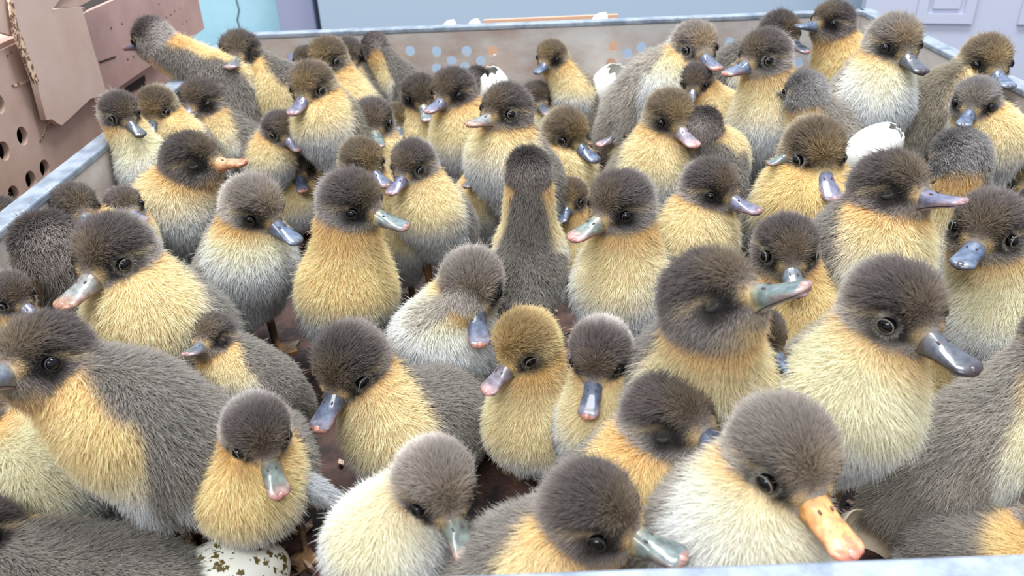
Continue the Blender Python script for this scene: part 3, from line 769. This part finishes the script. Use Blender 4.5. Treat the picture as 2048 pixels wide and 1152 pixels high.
    # ---- legs with webbed feet on the floor
    for sg in (-1, 1):
        top = C2 - bx * .35 - bz * .9 + by * .58 * sg; fx = nrm([bx[0], bx[1], 0]); fy = np.array([-fx[1], fx[0], 0])
        ank = np.array([top[0], top[1], .16]) - fx * .1; top = top.copy(); top[2] = max(top[2], .45)
        V2, F2 = [], []
        chain = [(top, .24), ((top + ank) / 2 - fx * .12, .15), (ank, .12), (ank + fx * .18 - [0, 0, .06], .10)]
        for c0, rr in chain:
            for a in range(8): ang = a / 8 * 6.283; V2.append(c0 + rr * (fx * math.cos(ang) + fy * math.sin(ang)))
        for i in range(3):
            for a in range(8): a2 = (a + 1) % 8; F2.append((i * 8 + a, i * 8 + a2, (i + 1) * 8 + a2, (i + 1) * 8 + a))
        lg = mesh_obj('leg', np.array(V2) * R, F2, M_LEG, root)
        a0 = np.array([ank[0], ank[1], .07]); ring = [a0 - fx * .12 + fy * .1, a0 - fx * .12 - fy * .1, a0 + fx * .55 - fy * .55, a0 + fx * .62 - fy * .3, a0 + fx * .95, a0 + fx * .62 + fy * .3, a0 + fx * .55 + fy * .55]
        ctr = a0 + fx * .25; m_ = len(ring)
        V2 = [ctr + [0, 0, .06]] + [q + [0, 0, .02 + (.05 if i in (2, 4, 6) else 0)] for i, q in enumerate(ring)] + [q + [0, 0, -.065] for q in ring] + [ctr - [0, 0, .065]]
        F2 = [(0, 1 + i, 1 + (i + 1) % m_) for i in range(m_)] + [(1 + i, 1 + m_ + i, 1 + m_ + (i + 1) % m_, 1 + (i + 1) % m_) for i in range(m_)] + [(1 + 2 * m_, 1 + m_ + (i + 1) % m_, 1 + m_ + i) for i in range(m_)]
        mesh_obj('webbed_foot', np.array(V2) * R, F2, M_LEG, lg, smooth=False)
    return H, B, s


# u, v, r : centre and radius of the head, tu, tv : bill tip, label, options
DUCKS = [
(305,80,45,247,95,"duckling with a long bare nape craning over the rim beside the cardboard boxes",dict(away=1,b=(338,172),h=178,rise=.93)),
(480,110,48,458,132,"dark duckling with shut eye in the back corner under the blue wall",dict(b=(560,190),h=-80,shut=1,dark=1)),
(432,150,42,396,186,"olive-crowned duckling tucked between the dark corner duckling and the left rim",dict(b=(455,215),h=-40,olive=1)),
(240,225,43,287,272,"grey-faced duckling with black bill and pale cream breast, first along the left rim",dict(b=(265,340),h=15,bill='black',pale=1,collar=1)),
(315,215,43,292,278,"duckling with drooping bill wedged behind the cream-breasted one at the rim",dict(b=(335,295),h=-15,olive=1)),
(405,205,49,345,242,"duckling with silvery bill held level, resting it on its neighbour at the boxes",dict(b=(455,290),h=-60)),
(505,200,45,468,228,"small olive duckling peering out from behind a pale rounded back",dict(b=(575,260),h=-70,olive=1,pale=1)),
(625,175,51,580,227,"duckling with shiny violet-blue bill pointing down, in front of a taller one",dict(b=(655,250),h=-50,olive=1,bill='violet')),
(655,120,45,618,158,"tall duckling with long yellow neck right behind the violet-billed one",dict(b=(695,215),h=-30,olive=1)),
(695,112,37,712,152,"duckling half hidden behind the tall yellow-necked one, one eye showing",dict(b=(730,200),h=20)),
(612,122,30,578,137,"dark little head with pale bill just left of the yellow-necked duckling",dict(b=(600,180),h=-60,dark=1)),
(750,95,30,738,122,"duckling seen from behind against the perforated back panel, thin dark nape",dict(away=1,b=(795,160),h=-110,dark=1)),
(795,240,34,800,275,"duckling with a broad olive back and its head sunk between two front-facing ones",dict(b=(755,205),h=150,olive=1)),
(745,245,49,757,292,"front-facing duckling with brown crown and mottled grey-green bill",dict(b=(750,330),h=5,bill='green')),
(840,190,42,855,241,"front-facing duckling with slate crown and short silver bill tipped in pink",dict(b=(850,290),h=5,dark=1,bill='green')),
(905,185,49,852,222,"duckling with plain dark cheek next to the silver-billed front-facing one",dict(b=(930,275),h=-30,dark=1)),
(957,165,32,990,168,"dark head turned away below the cluster of panel holes",dict(away=1,b=(950,220),h=150,dark=1)),
(1010,225,58,934,246,"duckling with level tan-edged bill and smooth dark cheek, above the black nape",dict(b=(1010,320),h=-60,dark=1,bill='tan')),
(1072,200,37,1098,226,"pale-crowned duckling squeezed behind the tan-billed one",dict(b=(1090,270),h=30,pale=1)),
(1056,340,52,1042,285,"black-naped duckling seen from behind, dark brown back and yellow shoulders",dict(away=1,b=(1060,500),h=172,dark=1,back=1,s=.74,rise=.55)),
(1132,268,52,1198,322,"duckling with steel-blue bill pointing down beside the black nape",dict(b=(1120,345),h=40,olive=1,bill='blue')),
(1103,115,35,1069,146,"small olive duckling standing alone before the bare middle of the back panel",dict(b=(1150,190),h=-60,olive=1)),
(660,287,46,705,335,"dark-headed duckling with ringed eye behind the two sitting side by side",dict(b=(640,370),h=30,dark=1)),
(725,325,50,782,372,"ochre-naped duckling pressed against the left side of a pale-breasted one",dict(b=(790,480),h=25,s=.82,olive=1)),
(826,330,51,775,388,"duckling with short violet bill and lemon breast shading to silver",dict(b=(860,425),h=-25,s=.82,bill='violet')),
(592,332,42,607,384,"small dark-faced duckling with a bright cream eye ring",dict(b=(585,410),h=5,dark=1)),
(388,325,63,497,320,"round dark-headed duckling in profile with orange bill and pale breast",dict(b=(350,420),h=60,dark=1,bill='orange',shut=1,collar=.7)),
(705,408,70,818,453,"upright duckling with round yellow breast and grey-green bill in profile",dict(b=(695,575),h=20,tall=1,yellow=1,bill='green')),
(508,415,66,604,486,"sitting duckling with pale grey head and cream breast, bill tip blue",dict(b=(500,520),h=60,pale=1,bill='blue',light=1,collar=.7)),
(1142,395,40,1120,444,"little olive-faced duckling peeping out beside the black nape",dict(b=(1158,530),h=-10,olive=1)),
(1240,413,73,1142,475,"tall duckling with pink-tipped olive bill and long silver-grey breast",dict(b=(1245,575),h=-25,bill='pinkgreen',collar=.6)),
(1340,235,56,1392,290,"duckling with broad pinkish bill leaning over a dark back",dict(b=(1310,340),h=30,olive=1,bill='pink')),
(1408,255,44,1425,235,"dark nape of a duckling with its back turned, behind the pink-billed one",dict(away=1,b=(1435,310),h=160,s=.78,dark=1)),
(1392,163,36,1378,205,"small black-crowned duckling with grey bill under the larger fluffy one",dict(b=(1440,230),h=-10,s=.68,dark=1,bill='black')),
(1390,95,52,1438,136,"fluffy duckling with white-grey body and yellow nape, by the panel holes",dict(b=(1315,175),h=65,pale=1,olive=1,light=1,collar=1)),
(1527,115,56,1448,146,"tall clear-eyed duckling with level grey bill and long white breast",dict(b=(1535,250),h=-20,collar=.5)),
(1560,68,45,1620,103,"dark-capped duckling looking the other way behind the tall clear-eyed one",dict(b=(1480,150),h=70,dark=1)),
(1662,48,46,1590,50,"dark duckling with pale blue bill and orange-yellow neck in the back corner",dict(b=(1690,140),h=-40,dark=1,yellow=1,bill='blue')),
(1788,88,59,1850,143,"big fluffy duckling with black-tipped bill and white streaked breast",dict(b=(1740,205),h=30,olive=1,bill='black',light=1,collar=1)),
(1608,187,47,1546,182,"blue-grey duckling head from behind with a small dark bill",dict(away=1,b=(1640,260),h=-110,grey=1,s=.80,bill='black')),
(1972,125,54,2024,172,"duckling leaning on the right rim, yellow neck and white bill",dict(b=(1885,215),h=80,olive=1,bill='blue')),
(1950,205,50,1925,250,"grey tousled duckling facing down beside the right side panel",dict(b=(1980,270),h=-20,grey=1,s=.80,bill='blue')),
(1628,305,70,1672,398,"duckling with dark eye patch, big violet bill and orange-yellow breast",dict(b=(1612,405),h=0,olive=1,yellow=1,bill='violet')),
(1603,300,42,1500,338,"duckling showing only its speckled grey bill behind the orange-breasted one",dict(b=(1590,380),h=-60,s=.60,bill='green')),
(1422,380,63,1522,421,"duckling with white-ringed eye, lilac bill and yellow collar",dict(b=(1385,480),h=30,s=.90,bill='violet')),
(1785,385,84,1925,398,"big sleepy dark duckling with lilac bill and bright yellow breast",dict(b=(1745,500),h=50,dark=1,shut=1,bill='violet')),
(1915,320,64,1852,335,"grey-backed head of a duckling facing away over a yellow neck",dict(away=1,b=(1890,470),h=-120,grey=1)),
(1985,290,44,2012,335,"olive-headed duckling behind the grey head facing away",dict(b=(1990,360),h=40,olive=1)),
(2035,362,50,2078,402,"olive duckling with large black eye cut by the edge at the right rim",dict(b=(2045,440),h=40,olive=1)),
(1975,462,82,1920,528,"broad-faced duckling with wide slate bill and cream breast at the right",dict(b=(1995,640),h=-10,bill='blue',pale=1,collar=.6)),
(1790,622,106,1943,733,"large duckling with glossy black eye and long black-tipped bill",dict(b=(1690,800),h=15,bill='black',pale=1)),
(1572,500,72,1598,590,"fuzzy dark duckling behind the biggest dark head, with orange-yellow throat",dict(b=(1600,650),h=10,s=.85,dark=1,yellow=1)),
(1432,603,112,1606,565,"biggest dark head in the middle, eye shut, bill across its neighbour",dict(b=(1405,760),h=25,dy=1.1,dark=1,shut=1,bill='green')),
(1520,672,58,1602,760,"brown duckling ducking under the biggest dark head, shiny blue bill out",dict(b=(1500,760),h=10,s=.58,dark=1,bill='blue')),
(945,568,73,960,692,"white-breasted duckling facing forward with brown crown and long blue bill",dict(b=(880,690),h=-20,pale=1,bill='bluepink',light=1,collar=1.3)),
(1050,688,72,962,790,"golden-headed duckling with pink-edged lilac bill",dict(b=(1065,850),h=-15,s=.86,olive=2,bill='pink')),
(1200,705,72,1170,852,"duckling with mauve-grey crown and wide blue bill pointing straight down",dict(b=(1215,850),h=0,s=.74,bill='bluepink')),
(700,728,83,628,866,"duckling with dark round head, coral-edged bill and yellow throat",dict(b=(800,860),h=-40,dark=1,bill='bluepink')),
(228,512,86,123,607,"duckling with pale crown and long two-toned bill lowered in profile",dict(b=(300,640),h=-12,bill='tan')),
(98,500,80,70,500,"olive-brown duckling from behind in the left corner, yellow flank below",dict(away=1,b=(150,640),h=-150,olive=1,dark=1)),
(152,418,52,192,452,"drowsy dark duckling behind the olive-brown one, by the left rim",dict(b=(170,470),h=40,dark=1,shut=1)),
(0,440,48,-25,480,"dark shoulder of a duckling cut off under the punched cardboard",dict(b=(0,520),h=-60,dark=1)),
(22,592,50,88,640,"brown duckling at the left edge with a small lilac bill",dict(b=(0,680),h=50,s=.58,bill='violet')),
(85,722,100,-75,765,"large brown duckling rushing out of view, orange collar and long body",dict(b=(250,815),h=-80,dark=1,yellow=1)),
(515,862,76,566,1002,"duckling spreading its wings over an egg, pink-tipped bill straight at the viewer",dict(b=(500,985),h=0,yellow=1,bill='pinkgreen',wings=1,s=.78,rise=.15)),
(422,680,54,372,706,"curled-up sleeping duckling with dark brown head and closed eye",dict(b=(475,735),h=-60,dark=1,shut=1,s=.64)),
(-70,840,90,-160,900,"yellow-flanked duckling at the left edge with head out of view",dict(b=(70,920),h=-15,pale=1,yellow=1)),
(-60,1090,100,-160,1120,"dark brown back of a duckling filling the near left corner",dict(b=(80,1130),h=-90,dark=1,back=1)),
(872,968,92,950,1135,"pale-crowned duckling with white breast bending its mottled bill over the near rim",dict(b=(775,1095),h=-20,bill='pinkgreen',light=1,s=.80,collar=1)),
(1188,1030,110,1375,1117,"large brown-headed duckling with cream-lined eye at the near rim",dict(b=(1060,1110),h=50,dark=1,s=.90,bill='green')),
(1345,845,104,1492,900,"drowsy duckling with grey cheek and orange collar behind the orange-billed one",dict(b=(1290,960),h=25,s=.98,shut=1,yellow=1)),
(1568,914,122,1702,1102,"nearest duckling with bright orange bill and soft grey crown",dict(b=(1480,1060),h=15,bill='bright',light=1,collar=.9)),
(2140,700,100,2230,760,"big duckling with cream breast and drooping wing, head beyond the right edge",dict(b=(2010,880),h=75,pale=1)),
(2130,1050,90,2200,1100,"straw-coloured fluff of a duckling in the near right corner",dict(b=(2040,1120),h=10,yellow=1)),
(1850,650,62,1900,700,"duckling hidden behind the black-tipped bill, only its ochre breast showing",dict(b=(1840,760),h=20,yellow=1)),
(930,592,50,942,570,"pale silvery back of a duckling sitting low behind the white-breasted blue-billed one",dict(away=1,h=95,b=(872,600),s=.68,pale=1,light=1)),
(560,262,40,600,300,"grey duckling low between the violet-billed one and the bright-ringed dark one",dict(h=70,b=(530,300),s=.8)),
(1250,262,38,1190,290,"low grey duckling with its pink bill poking out beside the steel-blue bill",dict(h=-70,b=(1275,300),s=.76,bill='pink',light=1)),
(965,345,40,930,372,"dusky duckling sitting low under the tan-billed one",dict(h=-40,b=(960,400),s=.76)),
(250,415,42,290,440,"grey duckling squeezed between the left side panel and the orange-billed one",dict(h=30,b=(240,440),s=.62,zmin=.0)),
]

QUALITY = 1.0
for i, sp in enumerate(DUCKS):
    H_, B_, s_ = duckling(sp, i, QUALITY)
